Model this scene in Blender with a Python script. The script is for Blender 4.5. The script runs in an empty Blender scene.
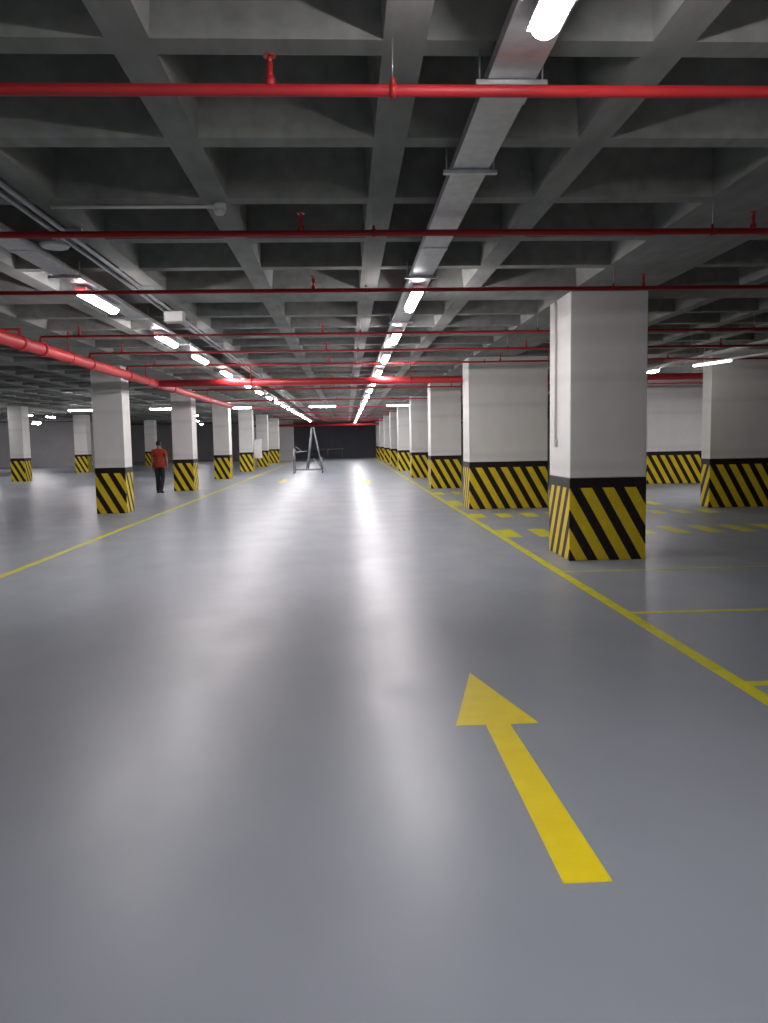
import bpy, bmesh, math, random
from mathutils import Vector, Matrix
random.seed(7)
C = bpy.context.scene.collection
SC = bpy.context.scene
PI = math.pi

# ------------------------------------------------------------------ materials
def mat(name):
    m = bpy.data.materials.new(name); m.use_nodes = True
    nt = m.node_tree
    b = nt.nodes['Principled BSDF']
    return m, nt, b

def N(nt, kind, **kw):
    n = nt.nodes.new(kind)
    for k, v in kw.items():
        if k in n.inputs: n.inputs[k].default_value = v
        else: setattr(n, k, v)
    return n

def noise_col(nt, coord, scale, c0, c1, p0=.3, p1=.7, detail=5, mapscale=(1, 1, 1)):
    tc = N(nt, 'ShaderNodeTexCoord'); mp = N(nt, 'ShaderNodeMapping')
    mp.inputs['Scale'].default_value = mapscale
    nt.links.new(tc.outputs[coord], mp.inputs['Vector'])
    nz = N(nt, 'ShaderNodeTexNoise'); nz.inputs['Scale'].default_value = scale; nz.inputs['Detail'].default_value = detail
    nt.links.new(mp.outputs['Vector'], nz.inputs['Vector'])
    cr = N(nt, 'ShaderNodeValToRGB')
    cr.color_ramp.elements[0].position = p0; cr.color_ramp.elements[0].color = (*c0, 1)
    cr.color_ramp.elements[1].position = p1; cr.color_ramp.elements[1].color = (*c1, 1)
    nt.links.new(nz.outputs['Fac'], cr.inputs['Fac'])
    return cr, nz

def simple(name, c0, c1=None, rough=.6, metal=0., scale=3., mapscale=(1, 1, 1), bump=0., coord='Object', spec=.5):
    m, nt, b = mat(name)
    c1 = c1 or tuple(x * 1.12 for x in c0)
    cr, nz = noise_col(nt, coord, scale, c0, c1, mapscale=mapscale)
    nt.links.new(cr.outputs['Color'], b.inputs['Base Color'])
    b.inputs['Roughness'].default_value = rough
    b.inputs['Metallic'].default_value = metal
    b.inputs['Specular IOR Level'].default_value = spec
    if bump:
        bp = N(nt, 'ShaderNodeBump'); bp.inputs['Strength'].default_value = bump; bp.inputs['Distance'].default_value = .01
        nt.links.new(nz.outputs['Fac'], bp.inputs['Height']); nt.links.new(bp.outputs['Normal'], b.inputs['Normal'])
    return m

def emit(name, col, strength):
    m, nt, b = mat(name)
    b.inputs['Base Color'].default_value = (.9, .9, .9, 1)
    b.inputs['Emission Color'].default_value = (*col, 1)
    b.inputs['Emission Strength'].default_value = strength
    return m

def concrete():
    m, nt, b = mat('raw_concrete')
    cr, nz = noise_col(nt, 'Object', 1.3, (.185, .190, .180), (.30, .305, .29), .25, .75, 8)
    cr2, nz2 = noise_col(nt, 'Object', 9, (.82, .82, .82), (1.08, 1.08, 1.08), .3, .7, 4, (1, .25, 1))
    mx = N(nt, 'ShaderNodeMix', data_type='RGBA', blend_type='MULTIPLY'); mx.inputs[0].default_value = 1
    nt.links.new(cr.outputs['Color'], mx.inputs[6]); nt.links.new(cr2.outputs['Color'], mx.inputs[7])
    nt.links.new(mx.outputs[2], b.inputs['Base Color'])
    b.inputs['Roughness'].default_value = .85
    b.inputs['Specular IOR Level'].default_value = .25
    bp = N(nt, 'ShaderNodeBump'); bp.inputs['Strength'].default_value = .25; bp.inputs['Distance'].default_value = .01
    nt.links.new(nz2.outputs['Fac'], bp.inputs['Height']); nt.links.new(bp.outputs['Normal'], b.inputs['Normal'])
    return m

def epoxy():
    m, nt, b = mat('grey_epoxy_floor')
    cr, nz = noise_col(nt, 'Object', .8, FLOOR0, FLOOR1, .3, .7, 6)
    nt.links.new(cr.outputs['Color'], b.inputs['Base Color'])
    rr, rz = noise_col(nt, 'Object', 1.7, (.295, .295, .295), (.44, .44, .44), .2, .8, 6, (1, .7, 1))
    nt.links.new(rr.outputs['Color'], b.inputs['Roughness'])
    b.inputs['Specular IOR Level'].default_value = .5
    b.inputs['IOR'].default_value = 1.5
    tc = N(nt, 'ShaderNodeTexCoord')
    n2 = N(nt, 'ShaderNodeTexNoise'); n2.inputs['Scale'].default_value = 4; n2.inputs['Detail'].default_value = 5
    nt.links.new(tc.outputs['Object'], n2.inputs['Vector'])
    bp = N(nt, 'ShaderNodeBump'); bp.inputs['Strength'].default_value = .13; bp.inputs['Distance'].default_value = .01
    nt.links.new(n2.outputs['Fac'], bp.inputs['Height']); nt.links.new(bp.outputs['Normal'], b.inputs['Normal'])
    return m

def hazard():
    """black paint with yellow diagonal stripes, measured from each column's own corner"""
    m, nt, b = mat('hazard_stripes')
    L = nt.links.new
    tc = N(nt, 'ShaderNodeTexCoord'); ge = N(nt, 'ShaderNodeNewGeometry')
    sp = N(nt, 'ShaderNodeSeparateXYZ'); L(tc.outputs['Object'], sp.inputs[0])
    sn = N(nt, 'ShaderNodeSeparateXYZ'); L(tc.outputs['Normal'], sn.inputs[0])
    ab = N(nt, 'ShaderNodeMath', operation='ABSOLUTE'); L(sn.outputs['X'], ab.inputs[0])
    gt = N(nt, 'ShaderNodeMath', operation='GREATER_THAN'); gt.inputs[1].default_value = .5; L(ab.outputs[0], gt.inputs[0])
    mixc = N(nt, 'ShaderNodeMix', data_type='FLOAT'); L(gt.outputs[0], mixc.inputs[0]); L(sp.outputs['X'], mixc.inputs[2]); L(sp.outputs['Y'], mixc.inputs[3])
    ml = N(nt, 'ShaderNodeMath', operation='MULTIPLY'); ml.inputs[1].default_value = .56; L(sp.outputs['Z'], ml.inputs[0])
    ad = N(nt, 'ShaderNodeMath', operation='ADD'); L(mixc.outputs[0], ad.inputs[0]); L(ml.outputs[0], ad.inputs[1])
    dv = N(nt, 'ShaderNodeMath', operation='DIVIDE'); dv.inputs[1].default_value = .288; L(ad.outputs[0], dv.inputs[0])
    of = N(nt, 'ShaderNodeMath', operation='ADD'); of.inputs[1].default_value = 9.69; L(dv.outputs[0], of.inputs[0])
    fr = N(nt, 'ShaderNodeMath', operation='FRACT'); L(of.outputs[0], fr.inputs[0])
    lt = N(nt, 'ShaderNodeMath', operation='LESS_THAN'); lt.inputs[1].default_value = .53; L(fr.outputs[0], lt.inputs[0])
    zl = N(nt, 'ShaderNodeMath', operation='LESS_THAN'); zl.inputs[1].default_value = .945; L(sp.outputs['Z'], zl.inputs[0])
    mu = N(nt, 'ShaderNodeMath', operation='MULTIPLY'); L(lt.outputs[0], mu.inputs[0]); L(zl.outputs[0], mu.inputs[1])
    cy, nz = noise_col(nt, 'Object', 6, (.70, .51, .018), (.80, .60, .025), .3, .7)
    ck, nz2 = noise_col(nt, 'Object', 6, (.010, .006, .007), (.020, .013, .014), .3, .7)
    mx = N(nt, 'ShaderNodeMix', data_type='RGBA'); L(mu.outputs[0], mx.inputs[0]); L(ck.outputs['Color'], mx.inputs[6]); L(cy.outputs['Color'], mx.inputs[7])
    L(mx.outputs[2], b.inputs['Base Color'])
    b.inputs['Roughness'].default_value = .5
    b.inputs['Specular IOR Level'].default_value = .3
    return m

def column_paint():
    m, nt, b = mat('off_white_paint')
    L = nt.links.new
    cr, nz = noise_col(nt, 'Object', 2.0, (.70, .685, .655), (.76, .745, .715), .3, .7)
    cb, nb = noise_col(nt, 'Object', 1.0, (.86, .86, .86), (1.04, 1.04, 1.04), .42, .5, 1, (.02, .02, 2.2))
    mx = N(nt, 'ShaderNodeMix', data_type='RGBA', blend_type='MULTIPLY'); mx.inputs[0].default_value = .6
    L(cr.outputs['Color'], mx.inputs[6]); L(cb.outputs['Color'], mx.inputs[7])
    L(mx.outputs[2], b.inputs['Base Color'])
    b.inputs['Roughness'].default_value = .55
    return m

FLOOR0, FLOOR1 = (.262, .288, .330), (.295, .322, .366)
M = dict(
    concrete=concrete(), floor=epoxy(), hazard=hazard(), column=column_paint(),
    yellow=simple('yellow_floor_paint', (.80, .62, .003), (.86, .68, .005), .45, scale=8, spec=.3),
    line=simple('worn_yellow_line_paint', (.56, .53, .012), (.72, .67, .025), .42, scale=7, spec=.3),
    red=simple('red_pipe_paint', (.42, .016, .020), (.50, .024, .028), .5, scale=4),
    galv=simple('galvanised_steel', (.46, .47, .48), (.58, .59, .60), .42, .75, scale=14),
    alu=simple('grey_scaffold_tube', (.20, .20, .21), (.26, .26, .27), .5, .2, scale=8),
    white=simple('white_enamel', (.72, .72, .71), (.78, .78, .77), .4, scale=4),
    pvc=simple('grey_white_plastic', (.60, .60, .58), (.66, .66, .64), .5, scale=5),
    rubber=simple('dark_rubber', (.02, .02, .02), (.03, .03, .03), .7),
    lamp=emit('lit_lamp_diffuser', (1.0, .955, .965), 30),
    dim=emit('slim_lamp_tube', (1., .97, .92), 5),
    off=simple('unlit_lamp_diffuser', (.62, .64, .66), (.68, .70, .72), .35),
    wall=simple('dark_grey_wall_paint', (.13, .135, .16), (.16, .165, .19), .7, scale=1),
    wallgrey=simple('grey_wall_paint', (.44, .43, .44), (.50, .49, .50), .7, scale=1),
    brass=simple('brass_sprinkler', (.45, .05, .03), (.52, .07, .04), .4, .3),
    shirt=simple('orange_red_cotton', (.33, .032, .012), (.40, .042, .016), .85, scale=12),
    pants=simple('black_trouser_cloth', (.012, .012, .015), (.02, .02, .024), .85, scale=12),
    skin=simple('tan_skin', (.30, .15, .09), (.34, .18, .11), .55, scale=12),
    hair=simple('black_hair', (.008, .007, .006), (.015, .013, .012), .6, scale=40),
)

# ------------------------------------------------------------------ mesh helpers
class MB:
    def __init__(s): s.bm = bmesh.new()
    def box(s, x0, x1, y0, y1, z0, z1, bevel=0.):
        b2 = bmesh.new()
        bmesh.ops.create_cube(b2, size=1)
        for v in b2.verts:
            v.co = Vector(((x0 + x1) / 2 + v.co.x * (x1 - x0), (y0 + y1) / 2 + v.co.y * (y1 - y0), (z0 + z1) / 2 + v.co.z * (z1 - z0)))
        if bevel: bmesh.ops.bevel(b2, geom=b2.edges[:], offset=bevel, segments=2, affect='EDGES', profile=.5)
        s._take(b2); return s
    def _take(s, b2):
        me = bpy.data.meshes.new('tmp'); b2.to_mesh(me); b2.free()
        s.bm.from_mesh(me); bpy.data.meshes.remove(me)
    def tube(s, pts, r, n=14, smooth=True, cap=True):
        pts = [Vector(p) for p in pts]
        rings = []
        for i, p in enumerate(pts):
            if i == 0: d = pts[1] - p
            elif i == len(pts) - 1: d = p - pts[i - 1]
            else: d = (pts[i + 1] - p).normalized() + (p - pts[i - 1]).normalized()
            d.normalize()
            up = Vector((0, 0, 1)) if abs(d.z) < .9 else Vector((1, 0, 0))
            a = d.cross(up).normalized(); b = d.cross(a).normalized()
            rr = r[i] if isinstance(r, (list, tuple)) else r
            rings.append([s.bm.verts.new(p + (a * math.cos(2 * PI * k / n) + b * math.sin(2 * PI * k / n)) * rr) for k in range(n)])
        for i in range(len(rings) - 1):
            for k in range(n):
                f = s.bm.faces.new((rings[i][k], rings[i][(k + 1) % n], rings[i + 1][(k + 1) % n], rings[i + 1][k])); f.smooth = smooth
        if cap:
            s.bm.faces.new(rings[0]); s.bm.faces.new(rings[-1][::-1])
        return s
    def prism(s, poly, z0, z1):
        lo = [s.bm.verts.new((x, y, z0)) for x, y in poly]; hi = [s.bm.verts.new((x, y, z1)) for x, y in poly]
        n = len(poly)
        s.bm.faces.new(lo[::-1]); s.bm.faces.new(hi)
        for k in range(n): s.bm.faces.new((lo[k], lo[(k + 1) % n], hi[(k + 1) % n], hi[k]))
        return s
    def sweep(s, prof, y0, y1, rnd=0.):
        """profile in x,z swept along y (rounded ends by shrinking)"""
        stations = [(y0, 1.), (y1, 1.)] if not rnd else [(y0, .55), (y0 + rnd * .35, .86), (y0 + rnd, 1.), (y1 - rnd, 1.), (y1 - rnd * .35, .86), (y1, .55)]
        cx = sum(p[0] for p in prof) / len(prof); cz = max(p[1] for p in prof)
        rings = [[s.bm.verts.new((cx + (x - cx) * k, y, cz + (z - cz) * k)) for x, z in prof] for y, k in stations]
        n = len(prof)
        for a, b in zip(rings, rings[1:]):
            for k in range(n):
                f = s.bm.faces.new((a[k], a[(k + 1) % n], b[(k + 1) % n], b[k])); f.smooth = bool(rnd)
        s.bm.faces.new(rings[0]); s.bm.faces.new(rings[-1][::-1])
        return s
    def ball(s, c, r, sub=2, sc=(1, 1, 1)):
        r_ = bmesh.ops.create_icosphere(s.bm, subdivisions=sub, radius=r)
        for v in r_['verts']: v.co = Vector((v.co.x * sc[0], v.co.y * sc[1], v.co.z * sc[2])) + Vector(c)
        for v in r_['verts']:
            for f in v.link_faces: f.smooth = True
        return s
    def build(s, name, material, parent=None, loc=None):
        bmesh.ops.recalc_face_normals(s.bm, faces=s.bm.faces[:])
        me = bpy.data.meshes.new(name); s.bm.to_mesh(me); s.bm.free()
        me.materials.append(material)
        o = bpy.data.objects.new(name, me); C.objects.link(o)
        if parent: o.parent = parent
        if loc: o.location = loc
        return o

def tag(o, label, cat, group=None):
    o['label'] = label; o['category'] = cat
    if group: o['group'] = group
    return o
def thing(name, loc, label, cat, group=None):
    o = bpy.data.objects.new(name, None); o.empty_display_size = .2; C.objects.link(o); o.location = loc
    return tag(o, label, cat, group)
def struct(name, mb, m, loc=None):
    o = mb.build(name, m, loc=loc); o['kind'] = 'structure'; return o
def dup(root, loc, label, group=None):
    r = root.copy(); C.objects.link(r); r.location = loc; r['label'] = label
    if group: r['group'] = group
    for ch in list(root.children):
        c = ch.copy(); C.objects.link(c); c.parent = r
        for g in list(ch.children):
            d = g.copy(); C.objects.link(d); d.parent = c
    return r

# ------------------------------------------------------------------ setting
ZS = 3.43           # underside of ribs and beams
ZT = 3.99           # underside of slab in the coffers
XL, XR, YB, YF = -30.0, 21.0, -16.0, 75.0
struct('floor', MB().box(XL, XR, YB, YF, -.25, 0), M['floor'])

def intervals(lo, hi, bands):
    """gaps between the solid bands"""
    out = []; cur = lo
    for a, b in bands:
        if a - cur > .15: out.append((cur, a))
        cur = b
    if hi - cur > .15: out.append((cur, hi))
    return out

xb = [(2.87, 3.86), (-6.02, -4.66), (8.0, 9.9), (-15.9, -14.7), (-24.5, -23.3), (16.5, 17.5)]
xr = [1.57, .31, -.95, -2.21, -3.47] + [5.02, 6.28, 7.2] + [11.1, 12.4, 13.7, 15.0] + [18.6, 19.8]
xr += [-6.02 - 1.235 * k for k in range(1, 7)] + [-15.9 - 1.26 * k for k in range(1, 6)] + [-25.7, -26.9, -28.1]
xbands = sorted(xb + [(x - .1, x + .1) for x in xr])
ybeams = [1.84 - 7.83 * 2 + 7.83 * k for k in range(12)]
ybeams = [y for y in ybeams if YB < y < YF - 1]
ybands = []
for i, y in enumerate(ybeams):
    ybands.append((y, y + .82))
    for k in range(1, 6):
        yy = y + .82 + k * (7.83 - .82) / 6
        if yy < YF - .4: ybands.append((yy - .075, yy + .075))
ybands = sorted(ybands)
XG = intervals(XL, XR, xbands); YG = intervals(YB, YF, ybands)
def waffle():
    mb = MB(); bm = mb.bm
    xs = sorted({XL, XR} | {v for g in XG for v in g}); ys = sorted({YB, YF} | {v for g in YG for v in g})
    V = {}
    def vv(x, y, z):
        k = (round(x, 4), round(y, 4), round(z, 4))
        if k not in V: V[k] = bm.verts.new((x, y, z))
        return V[k]
    gx, gy = set(XG), set(YG); t = .045
    for x0, x1 in zip(xs, xs[1:]):
        for y0, y1 in zip(ys, ys[1:]):
            a = [vv(x0, y0, ZS), vv(x1, y0, ZS), vv(x1, y1, ZS), vv(x0, y1, ZS)]
            if (x0, x1) in gx and (y0, y1) in gy:
                b = [vv(x0 + t, y0 + t, ZT), vv(x1 - t, y0 + t, ZT), vv(x1 - t, y1 - t, ZT), vv(x0 + t, y1 - t, ZT)]
                bm.faces.new(b[::-1])
                for k in range(4): bm.faces.new((a[k], b[k], b[(k + 1) % 4], a[(k + 1) % 4]))
            else: bm.faces.new(a[::-1])
    # top skin of the slab
    tz = ZT + .2
    c = [bm.verts.new((x, y, tz)) for x, y in ((XL, YB), (XR, YB), (XR, YF), (XL, YF))]
    bm.faces.new(c)
    return mb
_w = waffle()
_me = bpy.data.meshes.new('ceiling'); _w.bm.normal_update(); _w.bm.to_mesh(_me); _w.bm.free(); _me.materials.append(M['concrete'])
_o = bpy.data.objects.new('ceiling', _me); C.objects.link(_o); _o['kind'] = 'structure'

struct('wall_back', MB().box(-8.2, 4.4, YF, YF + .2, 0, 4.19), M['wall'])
struct('wall_back_left', MB().box(XL, -8.2, YF, YF + .2, 0, 4.19), M['wallgrey'])
struct('wall_back_right', MB().box(4.4, XR, YF, YF + .2, 0, 4.19), M['wallgrey'])
struct('wall_left', MB().box(XL - .2, XL, YB, YF, 0, 4.19), M['wallgrey'])
struct('wall_right', MB().box(XR, XR + .2, YB, YF, 0, 4.19), M['wallgrey'])
struct('wall_front', MB().box(XL, XR, YB - .2, YB, 0, 4.19), M['wallgrey'])
struct('wall_partition', MB().box(-29.9, -19.3, 61.5, 61.8, 0, ZS), M['wallgrey'])
struct('wall_end', MB().box(-8.2, -4.42, 66.5, 66.8, 0, ZS), M['wallgrey'])

# ------------------------------------------------------------------ columns
def column(x, y, w, d, label, extra=None):
    r = thing('column', (x, y, 0), label, 'column')
    MB().box(0, w, 0, d, 1.0705, ZS - .001, .012).build('shaft', M['column'], r)
    MB().box(-.004, w + .004, -.004, d + .004, .0, 1.07, .012).build('hazard_band', M['hazard'], r)['label'] = 'black band with yellow diagonal stripes'
    return r
c1 = column(2.86, 9.89, 1.0, 1.0, 'nearest square white column with striped base, standing beside the long yellow line')
bx = MB(); bx.tube([(-.022, .62, 1.56), (-.022, .62, ZS - .02)], .016, 10)
cd = bx.build('conduit', M['column'], c1)
bx = MB(); bx.box(-.045, -.001, .58, .66, 1.47, 1.57, .008); bx.build('junction_box', M['pvc'], c1)
column(2.78, 17.60, 1.80, .90, 'wide white column right behind the nearest one, its striped base five stripes wide')
column(2.75, 25.35, 1.00, .85, 'bright white column standing behind the wide column in the row along the right lane line')
column(2.75, 32.95, 1.05, .85, 'greyer shaded column fourth from the camera along the right lane line')
column(2.72, 40.7, 1.05, .85, 'brightly lit column fifth along the right lane line, under the far crosswise lamp')
for i, y in enumerate((48.4, 56.1, 63.8, 71.2)):
    column(2.75, y, 1.0, .85, ['column just past the brightly lit one in the far right row',
                              'narrow looking column second past the brightly lit one in the far right row',
                              'small far column next to last in the right row before the dark end wall',
                              'farthest column of the right row beside the dark end wall'][i])
column(7.95, 16.75, 2.0, .42, 'dark shaded wide column at the right edge with dim brown stripes')
column(9.98, 25.5, 1.9, .9, 'wide pale column seen in the gap between the nearest column and the shaded one')
column(-5.86, 18.5, .70, .62, 'nearest white column with striped base on the left, under the thick red pipe')
column(-5.88, 26.85, .68, .8, 'white striped column just right of the person in the orange shirt')
column(-5.90, 35.2, .70, .8, 'white striped column two behind the person along the left lane line')
column(-5.90, 43.6, .74, .8, 'brightly lit striped column with a white box on its side in the left row')
column(-5.90, 52.0, .74, .8, 'shaded column behind the column with the white box')
column(-5.90, 60.4, .74, .8, 'last striped column of the left row, before the grey end wall')
column(-15.34, 36.5, .62, .8, 'shaded striped column close to the left edge of the photo')
column(-16.15, 47.4, .74, .8, 'bright slim column between the left edge and the nearest left column')
column(-15.2, 60.0, .74, .8, 'dim far column directly behind the person')
column(-24.4, 47.4, .74, .8, 'column at the far left beyond the shaded striped one')

for x, y in ((2.86, 2.06), (2.86, -5.77), (7.95, 2.06), (7.95, 8.9), (7.95, -5.77), (-5.86, 10.2), (-5.86, 1.9), (-5.86, -6.3), (-15.3, 18.5)):
    column(x, y, 1.0 if x > 0 else .7, .85, 'white column with striped base standing outside the view')['group'] = 'columns outside the view'
wb = thing('wall_box', (-5.155, 43.95, .72), 'white upright box fixed to the lit column of the left row', 'box')
MB().box(0, .42, 0, .35, 0, 1.05, .015).build('cabinet', M['white'], wb)
MB().box(.03, .39, -.018, -.0005, .04, 1.01, .006).build('door', M['white'], wb)

# ------------------------------------------------------------------ floor paint
E_ = .0015
def paint(name, polys, label, cat, m, parts=None, group=None):
    if parts:
        r = thing(name, (0, 0, 0), label, cat, group)
        for p in polys: MB().prism(p, .0002, E_).build(parts, m, r)
        return r
    mb = MB()
    for p in polys: mb.prism(p, .0002, E_)
    return tag(mb.build(name, m), label, cat, group)
rect = lambda x0, x1, y0, y1: [(x0, y0), (x1, y0), (x1, y1), (x0, y1)]
def arrow(cx, y0, y1, label, flip=False, lean=0):
    yh = y1 - .98
    pts = [(cx - .09 + lean, y0), (cx + .09 + lean, y0), (cx + .072, yh), (cx + .235, yh), (cx, y1), (cx - .235, yh), (cx - .066, yh)]
    if flip: pts = [(2 * cx - x, y0 + y1 - y) for x, y in pts]
    return paint('floor_arrow', [pts], label, 'arrow', M['yellow'])
arrow(.815, 2.64, 5.20, 'large yellow arrow painted on the grey floor, pointing away from the camera', lean=.022)
arrow(.80, 29.2, 31.8, 'small far yellow arrow on the floor of the right lane')
arrow(-2.62, 31.0, 33.6, 'faint far yellow arrow on the floor of the left lane', True)
paint('lane_line', [rect(2.45, 2.555, -8, 74)], 'long yellow line running past the foot of the nearest column', 'floor line', M['line'])
paint('lane_line', [rect(-4.36, -4.26, -8, 66)], 'long yellow line along the left side of the drive lane', 'floor line', M['line'])
for y, w, lab in ((4.78, .09, 'yellow bay line meeting the lane line at the lower right edge'),
                  (6.85, .075, 'yellow bay line between the nearest column and the lower right edge'),
                  (9.10, .05, 'faint thin yellow bay line just in front of the nearest column')):
    paint('bay_line', [rect(2.56, 7.9, y - w / 2, y + w / 2)], lab, 'floor line', M['line'])
for y0, y1, xs, lab in ((12.45, 13.5, [2.56 + .565 * k for k in range(10)], 'row of yellow floor bars just behind the nearest column'),
                        (15.65, 16.45, [2.56 + .54 * k for k in range(10)], 'row of yellow floor bars right in front of the wide column'),
                        (17.75, 20.1, [2.56] + [4.72 + .60 * k for k in range(7)], 'row of bright yellow floor bars behind the wide column'),
                        (22.5, 23.6, [2.58 + .55 * k for k in range(10)], 'row of yellow floor bars in front of the third column on the right')):
    polys = []
    for x in xs:
        if x < 7.85 or y0 > 17.5 and x < 8.3:
            yy = 18.62 if x < 3 and 17.5 < y0 < 18.5 else y0
            if x > 7.6 and y1 > 16.7 and y0 < 17.9: continue
            polys.append([(x, yy), (x + .28, yy), (x + .30, y1), (x + .02, y1)])
    paint('crossing_marking', polys, lab, 'floor marking', M['line'], 'bar')
paint('bay_line', [rect(-9.5, -4.37, 34.0, 34.12)], 'pale yellow bay line on the floor behind the person', 'floor line', M['line'])

# ------------------------------------------------------------------ sprinkler pipes
def pipe(name, y, z, r, x0, x1, label, heads, hang, group=None, end=None, n=14):
    t = thing(name, (0, y, z), label, 'pipe', group)
    mb = MB()
    pts = [(x0, 0, 0), (x1, 0, 0)]
    if end: pts = end + pts
    mb.tube(pts, r, n)
    mb.build('pipe_run', M['red'], t)
    for x in heads:
        h = MB().tube([(x, 0, r * .9), (x, 0, .12)], .014, 8).tube([(x, 0, r * .6), (x, 0, r + .03)], .024, 8).build('riser', M['red'], t)
        MB().tube([(x, 0, .12), (x, 0, .145)], .011, 8).tube([(x, 0, .146), (x, 0, .152)], .03, 8).build('sprinkler_head', M['brass'], h)
    for x in hang:
        hg = MB().tube([(x - .014, 0, 0), (x + .014, 0, 0)], r + .007, n).tube([(x, 0, r), (x, 0, r + .03)], .011, 8).build('hanger', M['red'], t)
        MB().tube([(x, 0, r + .031), (x, 0, ZS - z)], .0035, 6).build('hanger_rod', M['galv'], hg)
    return t
ZP = 3.2
H0 = [-.31 + 3.57 * k for k in range(-4, 5)]
HG = [.25, 2.93, -4.72, -7.27, 6.28, 11.1]
pipe('sprinkler_pipe', 3.74, ZP, .027, -13.5, 13.5, 'nearest bright red pipe crossing the ceiling at the top of the view', [x for x in H0 if -6 < x < 6], [.25, 2.93, -2.13])
pipe('sprinkler_pipe', 6.21, ZP, .025, -13.5, 13.5, 'second red pipe from the camera, crossing the coffered ceiling', [x for x in H0 if -8 < x < 8], HG)
pipe('sprinkler_pipe', 8.51, ZP, .022, -13.5, 13.5, 'third dark red pipe, crossing at the top of the nearest column', [x for x in H0 if -9 < x < 9], HG)
labs = ['fourth thin red pipe, starting at the thick left pipe and passing behind the nearest column',
        'fifth thin red pipe, second one to start from the thick left pipe',
        'sixth thin red pipe, just before the thick red cross pipe',
        'thin red pipe right behind the thick red cross pipe']
XM = -4.44; ZM = 3.02; RM = .092
for y, lab in zip((11.86, 14.06, 16.4, 20.55), labs):
    pipe('sprinkler_pipe', y, ZP, .024, XM, 15.5, lab, [x for x in H0 if x > -4.5], [.25, 2.93, 6.28, 11.1] if y < 20 else [.25, 6.28],
         end=[(XM, 0, ZM - ZP + RM + .0155), (XM, 0, -.03)])
pipe('sprinkler_pipe', 11.1, ZP, .024, XM - .001, -13.5, 'short red pipe joining the thick pipe by an elbow at the left edge', [x for x in H0 if x < -5], [-7.27, -11.0],
     end=[(XM, 0, ZM - ZP + RM + .0155), (XM, 0, -.03)])
far_ys = [23.94 + 6.56 * k for k in range(7)]
for y in far_ys:
    pipe('sprinkler_pipe', y, ZP, .026, -4.6, 15.5, 'thin red pipe crossing the far ceiling beyond the thick red cross pipe', [-.31, 3.26], [.25],
         'thin red pipes crossing the far ceiling', n=10)
# thick main along the left of the lane, and the thick cross pipe that tees from it
mp = thing('main_pipe', (XM, 0, ZM), 'thick red main pipe running away along the left of the lane', 'pipe')
MB().tube([(0, -6, 0), (0, 31, 0)], RM, 20).build('pipe_run', M['red'], mp)
for y in (9.6, 11.1, 11.86, 14.06, 16.4, 18.75, 20.55):
    MB().tube([(0, y - .05, 0), (0, y + .05, 0)], RM + .015, 20).build('coupling', M['red'], mp)
for y in (2.5, 9.95, 13.0, 17.9, 25.7):
    MB().tube([(0, y, .08), (0, y, ZS - ZM)], .009, 8).tube([(0, y - .02, 0), (0, y + .02, 0)], RM + .008, 20).build('hanger', M['red'], mp)
cp = thing('cross_pipe', (0, 18.75, ZM), 'thick dark red pipe crossing the whole lane below the ceiling', 'pipe')
MB().tube([(XM + RM + .0155, 0, 0), (14.5, 0, 0)], .082, 20).build('pipe_run', M['red'], cp)
for x in (-2.21, 1.57, 6.28):
    MB().tube([(x, 0, .08), (x, 0, ZS - ZM)], .009, 8).tube([(x - .02, 0, 0), (x + .02, 0, 0)], .09, 20).build('hanger', M['red'], cp)
fp = thing('cross_pipe', (0, 66.0, 2.98), 'thick red pipe crossing in front of the dark far end wall', 'pipe')
MB().tube([(-8, 0, 0), (12, 0, 0)], .09, 14).build('pipe_run', M['red'], fp)
for x in (-1.5, 1.8):
    MB().tube([(x, 0, .12), (x, 0, ZS - 2.98)], .012, 8).build('hanger', M['red'], fp)

# ------------------------------------------------------------------ cable trays, conduits
def tray(xc, w, z, y0, y1, label, struts):
    t = thing('cable_tray', (xc, 0, z), label, 'cable tray')
    p = MB()
    p.box(-w / 2, w / 2, y0, y1, 0, .004)
    p.box(-w / 2, -w / 2 + .004, y0, y1, .0045, .055); p.box(w / 2 - .004, w / 2, y0, y1, .0045, .055)
    p.build('tray', M['galv'], t)
    for y in struts:
        s = MB(); x = -w / 2 - .055
        s.box(x, -x, y - .02, y + .02, -.024, -.003)
        while x < w / 2 + .03:
            s.box(x, x + .014, y - .0225, y - .0205, -.024, -.003); x += .028
        st = s.build('strut', M['galv'], t)
        for sx in (-1, 1):
            MB().tube([(sx * (w / 2 + .035), y, -.003), (sx * (w / 2 + .035), y, ZT - z if False else ZS - z)], .005, 6).build('hanger_rod', M['galv'], st)
    for y in (-2.0, 1.0, 4.05, 7.1, 10.6, 14.9):
        MB().box(-w / 2 - .004, w / 2 + .004, y - .045, y + .045, -.0045, -.0005).build('joint_plate', M['galv'], t)
    return t
ST = [-1.9, 3.84, 5.07, 8.25, 11.35, 14.7, 17.6, 21.2, 24.5, 27.8, 31.1, 34.4]
tray(.82, .23, 3.29, -9, 72, 'galvanised cable tray running overhead above the right half of the lane, carrying lamps', ST)
tray(-2.76, .22, 3.29, -9, 66, 'galvanised cable tray overhead at the left of the lane, carrying the left row of lamps', [-1.9, 4.8, 8.1, 10.8, 13.6, 17.2, 20, 24.5, 27.8])
tray(7.9, .16, 3.29, 8, 40, 'narrow cable tray near the shaded column at the right edge', [9.5, 14.0, 18.4, 23])
cr = thing('conduit_rack', (-2.28, 0, 3.33), 'pair of shiny metal conduits running overhead beside the left cable tray', 'conduit')
for dx in (-.045, 0.04):
    MB().tube([(dx, -9, 0), (dx, 66, 0)], .019, 10).build('conduit', M['galv'], cr)
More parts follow.
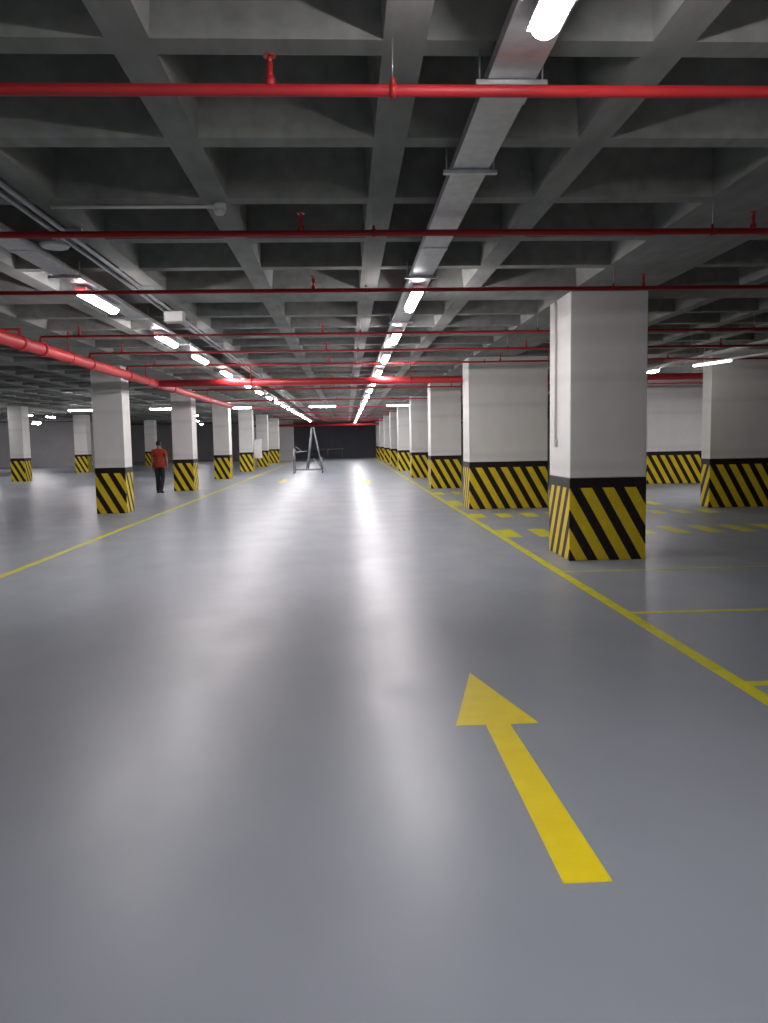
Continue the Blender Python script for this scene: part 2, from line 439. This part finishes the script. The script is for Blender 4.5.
for y in (4.3, 6.9, 9.4, 12.0, 14.6, 17.3, 21.1, 25.1):
    MB().box(-.09, .09, y - .02, y + .02, .021, .10, .003).build('saddle', M['galv'], cr)
jb = thing('junction_box', (-2.19, 10.45, 3.1862), 'pale square junction box under the metal conduits at the left', 'junction box')
MB().box(-.12, .12, -.1, .1, 0, .12, .01).build('box', M['pvc'], jb)
MB().box(-.13, .13, -.03, .03, .1195, .1245, .001).build('mounting_plate', M['galv'], jb)
MB().box(-.125, .125, -.105, .105, -.012, -.0005, .004).build('lid', M['pvc'], jb)
dt = thing('ceiling_disc', (-2.325, 6.62, 3.202), 'pale round disc hanging under the conduits just behind the second red pipe', 'ceiling fitting')
MB().tube([(0, 0, 0), (0, 0, .02), (0, 0, .035)], [.10, .12, .11], 24).build('disc', M['pvc'], dt)
MB().tube([(0, 0, .035), (0, 0, .109)], .02, 12).build('stem', M['pvc'], dt)
dh = tag(MB().tube([(-2.2, 6.22, 3.405), (-.98, 6.22, 3.405)], .012, 10).build('conduit', M['pvc']),
         'thin pale conduit crossing one coffer, ending at the small round detector', 'conduit')
sd = thing('smoke_detector', (-.93, 6.22, 3.345), 'small pale round detector on a ceiling rib at the end of a thin conduit', 'detector')
MB().tube([(0, 0, .04), (0, 0, .084)], .05, 18).build('base', M['pvc'], sd)
MB().tube([(0, 0, 0), (0, 0, .015), (0, 0, .04)], [.03, .042, .045], 18).build('sensor', M['pvc'], sd)

# ------------------------------------------------------------------ lamps
ZL = 3.165
def lamp_proto(m):
    t = thing('batten_lamp', (0, 0, 0), 'x', 'lamp')
    MB().sweep([(-.065, .055), (-.05, .105), (.05, .105), (.065, .055)], -.61, .61).build('housing', M['white'], t)
    prof = [(.06 * math.cos(a), .0545 - .0545 * math.sin(a)) for a in [PI * k / 10 for k in range(11)]]
    MB().sweep(prof, -.60, .60, .05).build('diffuser', m, t)
    for y in (-.45, .45):
        MB().tube([(0, y, .106), (0, y, .1201)], .02, 8).build('mount_bracket', M['galv'], t)
    return t
LP = lamp_proto(M['lamp'])
HP = lamp_proto(M['lamp'])
for b_ in [c for c in HP.children if c.name.startswith('mount_bracket')]:
    bpy.data.objects.remove(b_)
for y in (-.45, .45): MB().tube([(0, y, .106), (0, y, ZS - ZL)], .006, 6).build('hanger_rod', M['galv'], HP)
first = [True, True]
def lamp(x, y, label, group=None, rot=0, z=ZL, hung=False):
    P = HP if hung else LP
    if first[hung]:
        o = P; o.location = (x, y, z); o['label'] = label; first[hung] = False
        if group: o['group'] = group
    else:
        o = dup(P, (x, y, z), label, group)
        if 'group' in o and not group: del o['group']
    o.rotation_euler = (0, 0, rot)
    return o
RY = [2.64, 9.24, 12.50, 15.72, 19.0, 22.3, 25.58]
lr = ['nearest lit white tube lamp, cut off by the top of the view', 'lit lamp under the right cable tray, first one beyond the third red pipe',
      'lit lamp under the right cable tray, just beyond the fourth red pipe', 'lit lamp under the right cable tray, just before the thick cross pipe',
      'lit lamp above the thick cross pipe in the right lamp row', 'lit lamp in the right row, first one past the thick cross pipe',
      'lit lamp in the right row, second one past the thick cross pipe']
for y, l in zip(RY, lr): lamp(.82, y, l)
RF = [25.58 + 3.28 * k for k in range(1, 14)]
for y in RF: lamp(.82, y, 'far lit lamp of the right row, blending into its neighbours', 'far lamps of the right row')
LY = [9.15, 12.53, 15.35, 18.65, 22.3, 25.58]
ll = ['largest lit lamp at the left, hanging from the left cable tray', 'second lit lamp in the left row, counted from the largest one',
      'third lit lamp in the left row, counted from the largest one', 'fourth lit lamp in the left row, right at the thick cross pipe',
      'fifth lit lamp in the left row, just past the thick cross pipe', 'sixth lit lamp in the left row, two past the thick cross pipe']
for y, l in zip(LY, ll): lamp(-2.76, y, l)
for y in [25.58 + 3.28 * k for k in range(1, 12)]: lamp(-2.76, y, 'far lit lamp of the left row, merging into a bright line', 'far lamps of the left row')
for x, l in ((2.52, 'crosswise lit lamp in front of the brightly lit right column'), (-1.06, 'crosswise lit lamp hanging above the scaffold in mid lane'),
             (-4.9, 'crosswise lit lamp close to the lit column of the left row'), (-8.3, 'crosswise lit lamp hanging just above the person'),
             (-11.95, 'crosswise lit lamp left of the nearest left column'), (-16.4, 'crosswise lit lamp at the left edge of the view')):
    lamp(x, 36.32, l, rot=PI / 2, hung=True)
for x, y, l in ((-16.4, 41.4, 'lit oval lamp just right of the shaded striped column at far left'), (-20.6, 53.5, 'lowest of the small lit lamps over the grey far left wall'),
                (-16.3, 44.3, 'small lit lamp between the far left column and the bright slim one')):
    lamp(x, y, l, hung=True)
lamp(7.74, 19.8, 'lit lamp showing just beside the edge of the nearest column')
st = thing('slim_lamp', (7.35, 16.3, 3.03), 'slim pale lamp strip hanging in front of the dark shaded column', 'lamp')
dx, dy = .62, -2.55
MB().tube([(0, 0, .018), (dx * .42, dy * .42, .018)], .022, 10).build('tube', M['dim'], st)
MB().tube([(-.005, .02, .055), (dx + .005, dy - .02, .055)], .024, 8).build('housing', M['white'], st)
for t_ in (.12, .6): MB().tube([(dx * t_, dy * t_, .05), (dx * t_, dy * t_, ZS - 3.03)], .005, 6).build('hanger_rod', M['galv'], st)
for x, y, h_ in ((-2.76, -.9, 0), (-2.76, -4.6, 0), (.82, -.9, 0), (.82, -4.6, 0), (-8.55, 28.5, 1), (-8.55, 45.2, 1), (-16.4, 32.5, 1), (-13.0, 19.0, 1), (-13.0, 25.2, 1), (-20.6, 38.7, 1),
                 (-10.6, 56.5, 1), (11.6, 21.6, 1), (10.95, 21.35, 1), (-12.0, 66.0, 1), (-22.0, 57.0, 1), (-25.0, 54.0, 1)):  # unseen: rows continuing behind camera; hung ones added to brighten floor and columns
    lamp(x, y, 'unseen lit tube lamp placed for its light', 'lamps out of sight', hung=bool(h_))
un = thing('batten_lamp', (-7.35, 15.7, 3.17), 'unlit pale lamp below the dark ceiling at the left edge', 'lamp')
MB().sweep([(-.065, .055), (-.05, .105), (.05, .105), (.065, .055)], -.61, .61).build('housing', M['white'], un)
MB().sweep([(.06 * math.cos(a), .0545 - .0545 * math.sin(a)) for a in [PI * k / 10 for k in range(11)]], -.6, .6, .05).build('diffuser', M['off'], un)
for y in (-.45, .45): MB().tube([(0, y, .106), (0, y, ZS - 3.17)], .006, 6).build('hanger_rod', M['galv'], un)

# ------------------------------------------------------------------ rolling scaffold with ladder frame
sx, sy = -2.64, 39.3
sc = thing('scaffold', (sx, sy, 0), 'grey rolling scaffold with an A shaped ladder standing in mid lane', 'scaffold')
W_, D_ = 1.42, 1.1
b = MB(); z = .19
b.tube([(0, 0, z), (W_, 0, z)], .03, 10).tube([(0, D_, z), (W_, D_, z)], .03, 10).tube([(0, 0, z), (0, D_, z)], .03, 10).tube([(W_, 0, z), (W_, D_, z)], .03, 10)
b.build('base_frame', M['alu'], sc)
for x in (0, W_):
    for y in (0, D_):
        c = MB().tube([(x, y, .105), (x, y, .19)], .022, 8).box(x - .03, x + .03, y - .045, y + .045, .095, .115, .004).build('castor', M['alu'], sc)
        MB().tube([(x - .02, y, .07), (x + .02, y, .07)], .07, 16).build('wheel', M['rubber'], c)
for y in (0, D_):
    MB().tube([(0, y, .2), (0, y, 1.25)], .028, 10).build('post', M['alu'], sc)
    MB().tube([(W_, y, .2), (W_ - .05, y, .8)], .028, 10).build('post', M['alu'], sc)
MB().tube([(0, D_, 1.06), (.62, D_, 1.12)], .022, 8).tube([(0, 0, 1.06), (.62, .1, 1.12)], .022, 8).build('guard_rail', M['alu'], sc)
MB().tube([(.1, 0, 1.38), (.42, .1, 1.12)], .02, 8).build('brace', M['alu'], sc)
MB().tube([(.98, 0, .78), (W_, 0, .26)], .02, 8).build('brace', M['alu'], sc)
apex = (.97, .55, 2.28)
for s_, (fx, name) in {-1: (.66, 'ladder_frame'), 1: (1.40, 'ladder_frame')}.items():
    l = MB()
    for y in (.28, .82):
        ay = .55 + (y - .55) * .5
        l.tube([(fx + (.12 * (y - .55) if s_ < 0 else 0), y, .22), (apex[0] + s_ * .05, ay, apex[2])], .038, 10)
    l.build(name, M['alu'], sc)
    for k in range(1, 8):
        t = k / 8
        x = fx + (apex[0] + s_ * .05 - fx) * t; zz = .22 + (apex[2] - .22) * t; hw = .27 - .135 * t
        MB().tube([(x, .55 - hw, zz), (x, .55 + hw, zz)], .017, 8).build('rung', M['alu'], sc)
MB().box(.88, 1.06, .39, .71, 2.27, 2.32, .01).build('top_cap', M['alu'], sc)

gr = thing('guard_rail', (-1.9, 72.5, 0), 'low pale rail along the foot of the dark far end wall', 'rail')
MB().tube([(-1.4, 0, .85), (1.7, 0, .85)], .06, 8).build('rail', M['alu'], gr)
for x in (-1.2, .2, 1.5): MB().tube([(x, 0, 0), (x, 0, .80)], .04, 8).build('post', M['alu'], gr)

fs = thing('floor_sign', (-17.3, 38.2, 0), 'white folding floor sign cut off by the left edge beside the shaded column', 'sign')
for s_ in (-1, 1):
    m_ = MB().box(-.3, .3, -.012, .012, 0, .8, .005).build('panel', M['white'], fs)
    m_.rotation_euler = (s_ * .3, 0, PI / 2); m_.location = (-s_ * .25, 0, .005)

# ------------------------------------------------------------------ the person
def skin(name, verts, edges, radii, material, parent=None, sub=2, root=0, loc=None):
    me = bpy.data.meshes.new(name + '_cage'); me.from_pydata(verts, edges, [])
    o = bpy.data.objects.new(name + '_cage', me); C.objects.link(o)
    md = o.modifiers.new('s', 'SKIN'); md.use_smooth_shade = True
    me.skin_vertices.new() if not me.skin_vertices else None
    sv = me.skin_vertices[0].data
    for i, r in enumerate(radii):
        sv[i].radius = r if isinstance(r, tuple) else (r, r); sv[i].use_root = (i == root)
    ss = o.modifiers.new('b', 'SUBSURF'); ss.levels = sub; ss.render_levels = sub
    dg = bpy.context.evaluated_depsgraph_get(); dg.update()
    nm = bpy.data.meshes.new_from_object(o.evaluated_get(dg))
    bpy.data.objects.remove(o); bpy.data.meshes.remove(me)
    nm.name = name; nm.materials.clear(); nm.materials.append(material)
    for p in nm.polygons: p.use_smooth = True
    r = bpy.data.objects.new(name, nm); C.objects.link(r)
    if parent: r.parent = parent
    return r

class Sk:
    def __init__(s): s.v = []; s.e = []; s.r = []
    def add(s, p, r, frm=None):
        s.v.append(p); s.r.append(r)
        if frm is not None: s.e.append((frm, len(s.v) - 1))
        return len(s.v) - 1
    def chain(s, frm, items):
        for p, r in items: frm = s.add(p, r, frm)
        return frm

PX, PY = -6.12, 25.9
person = thing('person', (PX, PY, 0), 'person in an orange red T-shirt and black trousers walking away', 'person')
# facing +y (away from the camera); right side is +x
J = dict(pel=(0, 0, .93))
LEG = {-1: [(-.085, .0, .88), (-.08, .06, .49), (-.075, .02, .09)], 1: [(.085, .0, .88), (.08, .05, .49), (.07, -.13, .13)]}
ARM = {-1: [(-.175, .0, 1.395), (-.225, -.02, 1.12), (-.225, .06, .88)], 1: [(.175, .0, 1.395), (.25, -.05, 1.13), (.225, .04, .89)]}
k = Sk()
pel = k.add((0, 0, .95), (.125, .10))
sp = k.chain(pel, [((0, .0, 1.10), (.125, .09)), ((0, .0, 1.27), (.145, .10)), ((0, .0, 1.385), (.12, .085)), ((0, .01, 1.455), .058), ((0, .015, 1.52), .058),
                   ((0, .02, 1.585), (.076, .088)), ((0, .022, 1.645), (.070, .082)), ((0, .02, 1.69), (.045, .055))])
chest = 3
for s_ in (-1, 1):
    a = ARM[s_]; l = LEG[s_]
    w = k.chain(chest, [(a[0], .062), (a[1], .043), (a[2], .030)])
    hx, hy, hz = a[2]
    # palm, five unequal fingers and a thumb
    palm = k.chain(w, [((hx, hy + .01, hz - .055), (.030, .018))])
    for f, ln in ((-.027, .066), (-.009, .077), (.009, .072), (.026, .058)):
        y0 = hy + .01 + f
        k.chain(palm, [((hx, y0, hz - .10), .0095), ((hx - s_ * .008, y0 + .004, hz - .10 - ln * .5), .0088), ((hx - s_ * .024, y0 + .006, hz - .10 - ln), .0078)])
    k.chain(w, [((hx - s_ * .012, hy + .042, hz - .048), .011), ((hx - s_ * .018, hy + .056, hz - .085), .0095)])
    hip = k.chain(pel, [(l[0], .088), (l[1], .055), (l[2], .040)])
    ax, ay, az = l[2]
    k.chain(hip, [((ax, ay + .10, az - .045 if s_ < 0 else az - .075), (.036, .028)), ((ax, ay + .17, az - .06 if s_ < 0 else az - .105), (.034, .02))])
body = skin('body', k.v, k.e, k.r, M['skin'], person)
# nose, ears and eye sockets belong to the body mesh
hb = bmesh.new(); hb.from_mesh(body.data)
def addball(c, r, sc_):
    r_ = bmesh.ops.create_icosphere(hb, subdivisions=2, radius=r)
    for v in r_['verts']: v.co = Vector((v.co.x * sc_[0], v.co.y * sc_[1], v.co.z * sc_[2])) + Vector(c)
addball((0, .108, 1.585), .016, (.8, 1.2, 1.4))
for s_ in (-1, 1):
    addball((s_ * .077, .018, 1.585), .03, (.35, .6, 1.)); addball((s_ * .03, .094, 1.61), .012, (1.2, .6, .7))
addball((0, .098, 1.548), .018, (1.3, .5, .4))
for f in hb.faces: f.smooth = True
hb.to_mesh(body.data); hb.free()
# hair cap
h = MB(); h.ball((0, .008, 1.625), .1, 3, (.86, .98, .92))
for v in h.bm.verts[:]:
    if v.co.y > .06 and v.co.z < 1.655: v.co.y = .06
    if v.co.z < 1.555: v.co.z = 1.555
h.build('hair', M['hair'], person)
# T-shirt
k = Sk()
a0 = k.add((0, 0, .95), (.150, .115))
k.chain(a0, [((0, 0, 1.0), (.155, .118)), ((0, 0, 1.08), (.160, .125)), ((0, 0, 1.25), (.166, .122)), ((0, 0, 1.375), (.145, .108)), ((0, .008, 1.445), (.075, .07))])
for s_ in (-1, 1):
    a = ARM[s_]; p = [Vector(q) for q in a]
    m1 = p[0].lerp(p[1], .55)
    k.chain(4, [(tuple(p[0] + Vector((s_ * .006, 0, -.022))), .080), (tuple(m1), .070), (tuple(p[0].lerp(p[1], .85)), .068)])
shirt = skin('t_shirt', k.v, k.e, k.r, M['shirt'], person)
sb = bmesh.new(); sb.from_mesh(shirt.data)
hem = [(1.20, .130, .100), (1.10, .158, .120), (1.0, .186, .148), (.90, .202, .162), (.845, .204, .164), (.845, .197, .157), (.95, .188, .149)]
rings = [[sb.verts.new((rx * math.cos(2 * PI * i / 28), ry * math.sin(2 * PI * i / 28), z)) for i in range(28)] for z, rx, ry in hem]
for a, b in zip(rings, rings[1:]):
    for i in range(28):
        f = sb.faces.new((a[i], a[(i + 1) % 28], b[(i + 1) % 28], b[i])); f.smooth = True
bmesh.ops.recalc_face_normals(sb, faces=sb.faces[:])
sb.to_mesh(shirt.data); sb.free()
# trousers
k = Sk()
a0 = k.add((0, 0, .95), (.130, .104))
for s_ in (-1, 1):
    l = [Vector(q) for q in LEG[s_]]
    k.chain(a0, [(tuple(l[0]), .099), (tuple(l[0].lerp(l[1], .5)), .092), (tuple(l[1]), .078), (tuple(l[1].lerp(l[2], .5)), .072), (tuple(l[1].lerp(l[2], 1.06)), .064)])
skin('trousers', k.v, k.e, k.r, M['pants'], person)
for s_ in (-1, 1):
    ax, ay, az = LEG[s_][2]; tilt = 0 if s_ < 0 else -.28
    s = MB().box(-.045, .045, -.07, .20, -.088, -.03, .025).ball((0, -.01, -.02), .055, 2, (.85, 1.1, .8))
    o = s.build('shoe', M['rubber'], person); o.location = (ax, ay, az); o.rotation_euler = (tilt, 0, 0)

# ------------------------------------------------------------------ camera, world, view
cam = bpy.data.cameras.new('camera'); co = bpy.data.objects.new('camera', cam); C.objects.link(co)
R = ((0.99867375, -0.02169192, 0.04669272), (-0.04846315, -0.0899119, 0.99476991), (-0.01738024, -0.99571347, -0.09084391))
co.matrix_world = Matrix(((R[0][0], -R[0][1], -R[0][2], 0), (R[1][0], -R[1][1], -R[1][2], 0), (R[2][0], -R[2][1], -R[2][2], 1.6), (0, 0, 0, 1)))
cam.sensor_fit = 'VERTICAL'; cam.sensor_height = 36; cam.lens = 780 / 1023 * 36; cam.clip_start = .05; cam.clip_end = 300
SC.camera = co
w = bpy.data.worlds.new('world'); SC.world = w; w.use_nodes = True
w.node_tree.nodes['Background'].inputs[0].default_value = (0, 0, 0, 1)
SC.view_settings.view_transform = 'Standard'; SC.view_settings.look = 'None'
SC.view_settings.gamma = 1; SC.view_settings.use_curve_mapping = False
SC.view_settings.exposure = 1.75
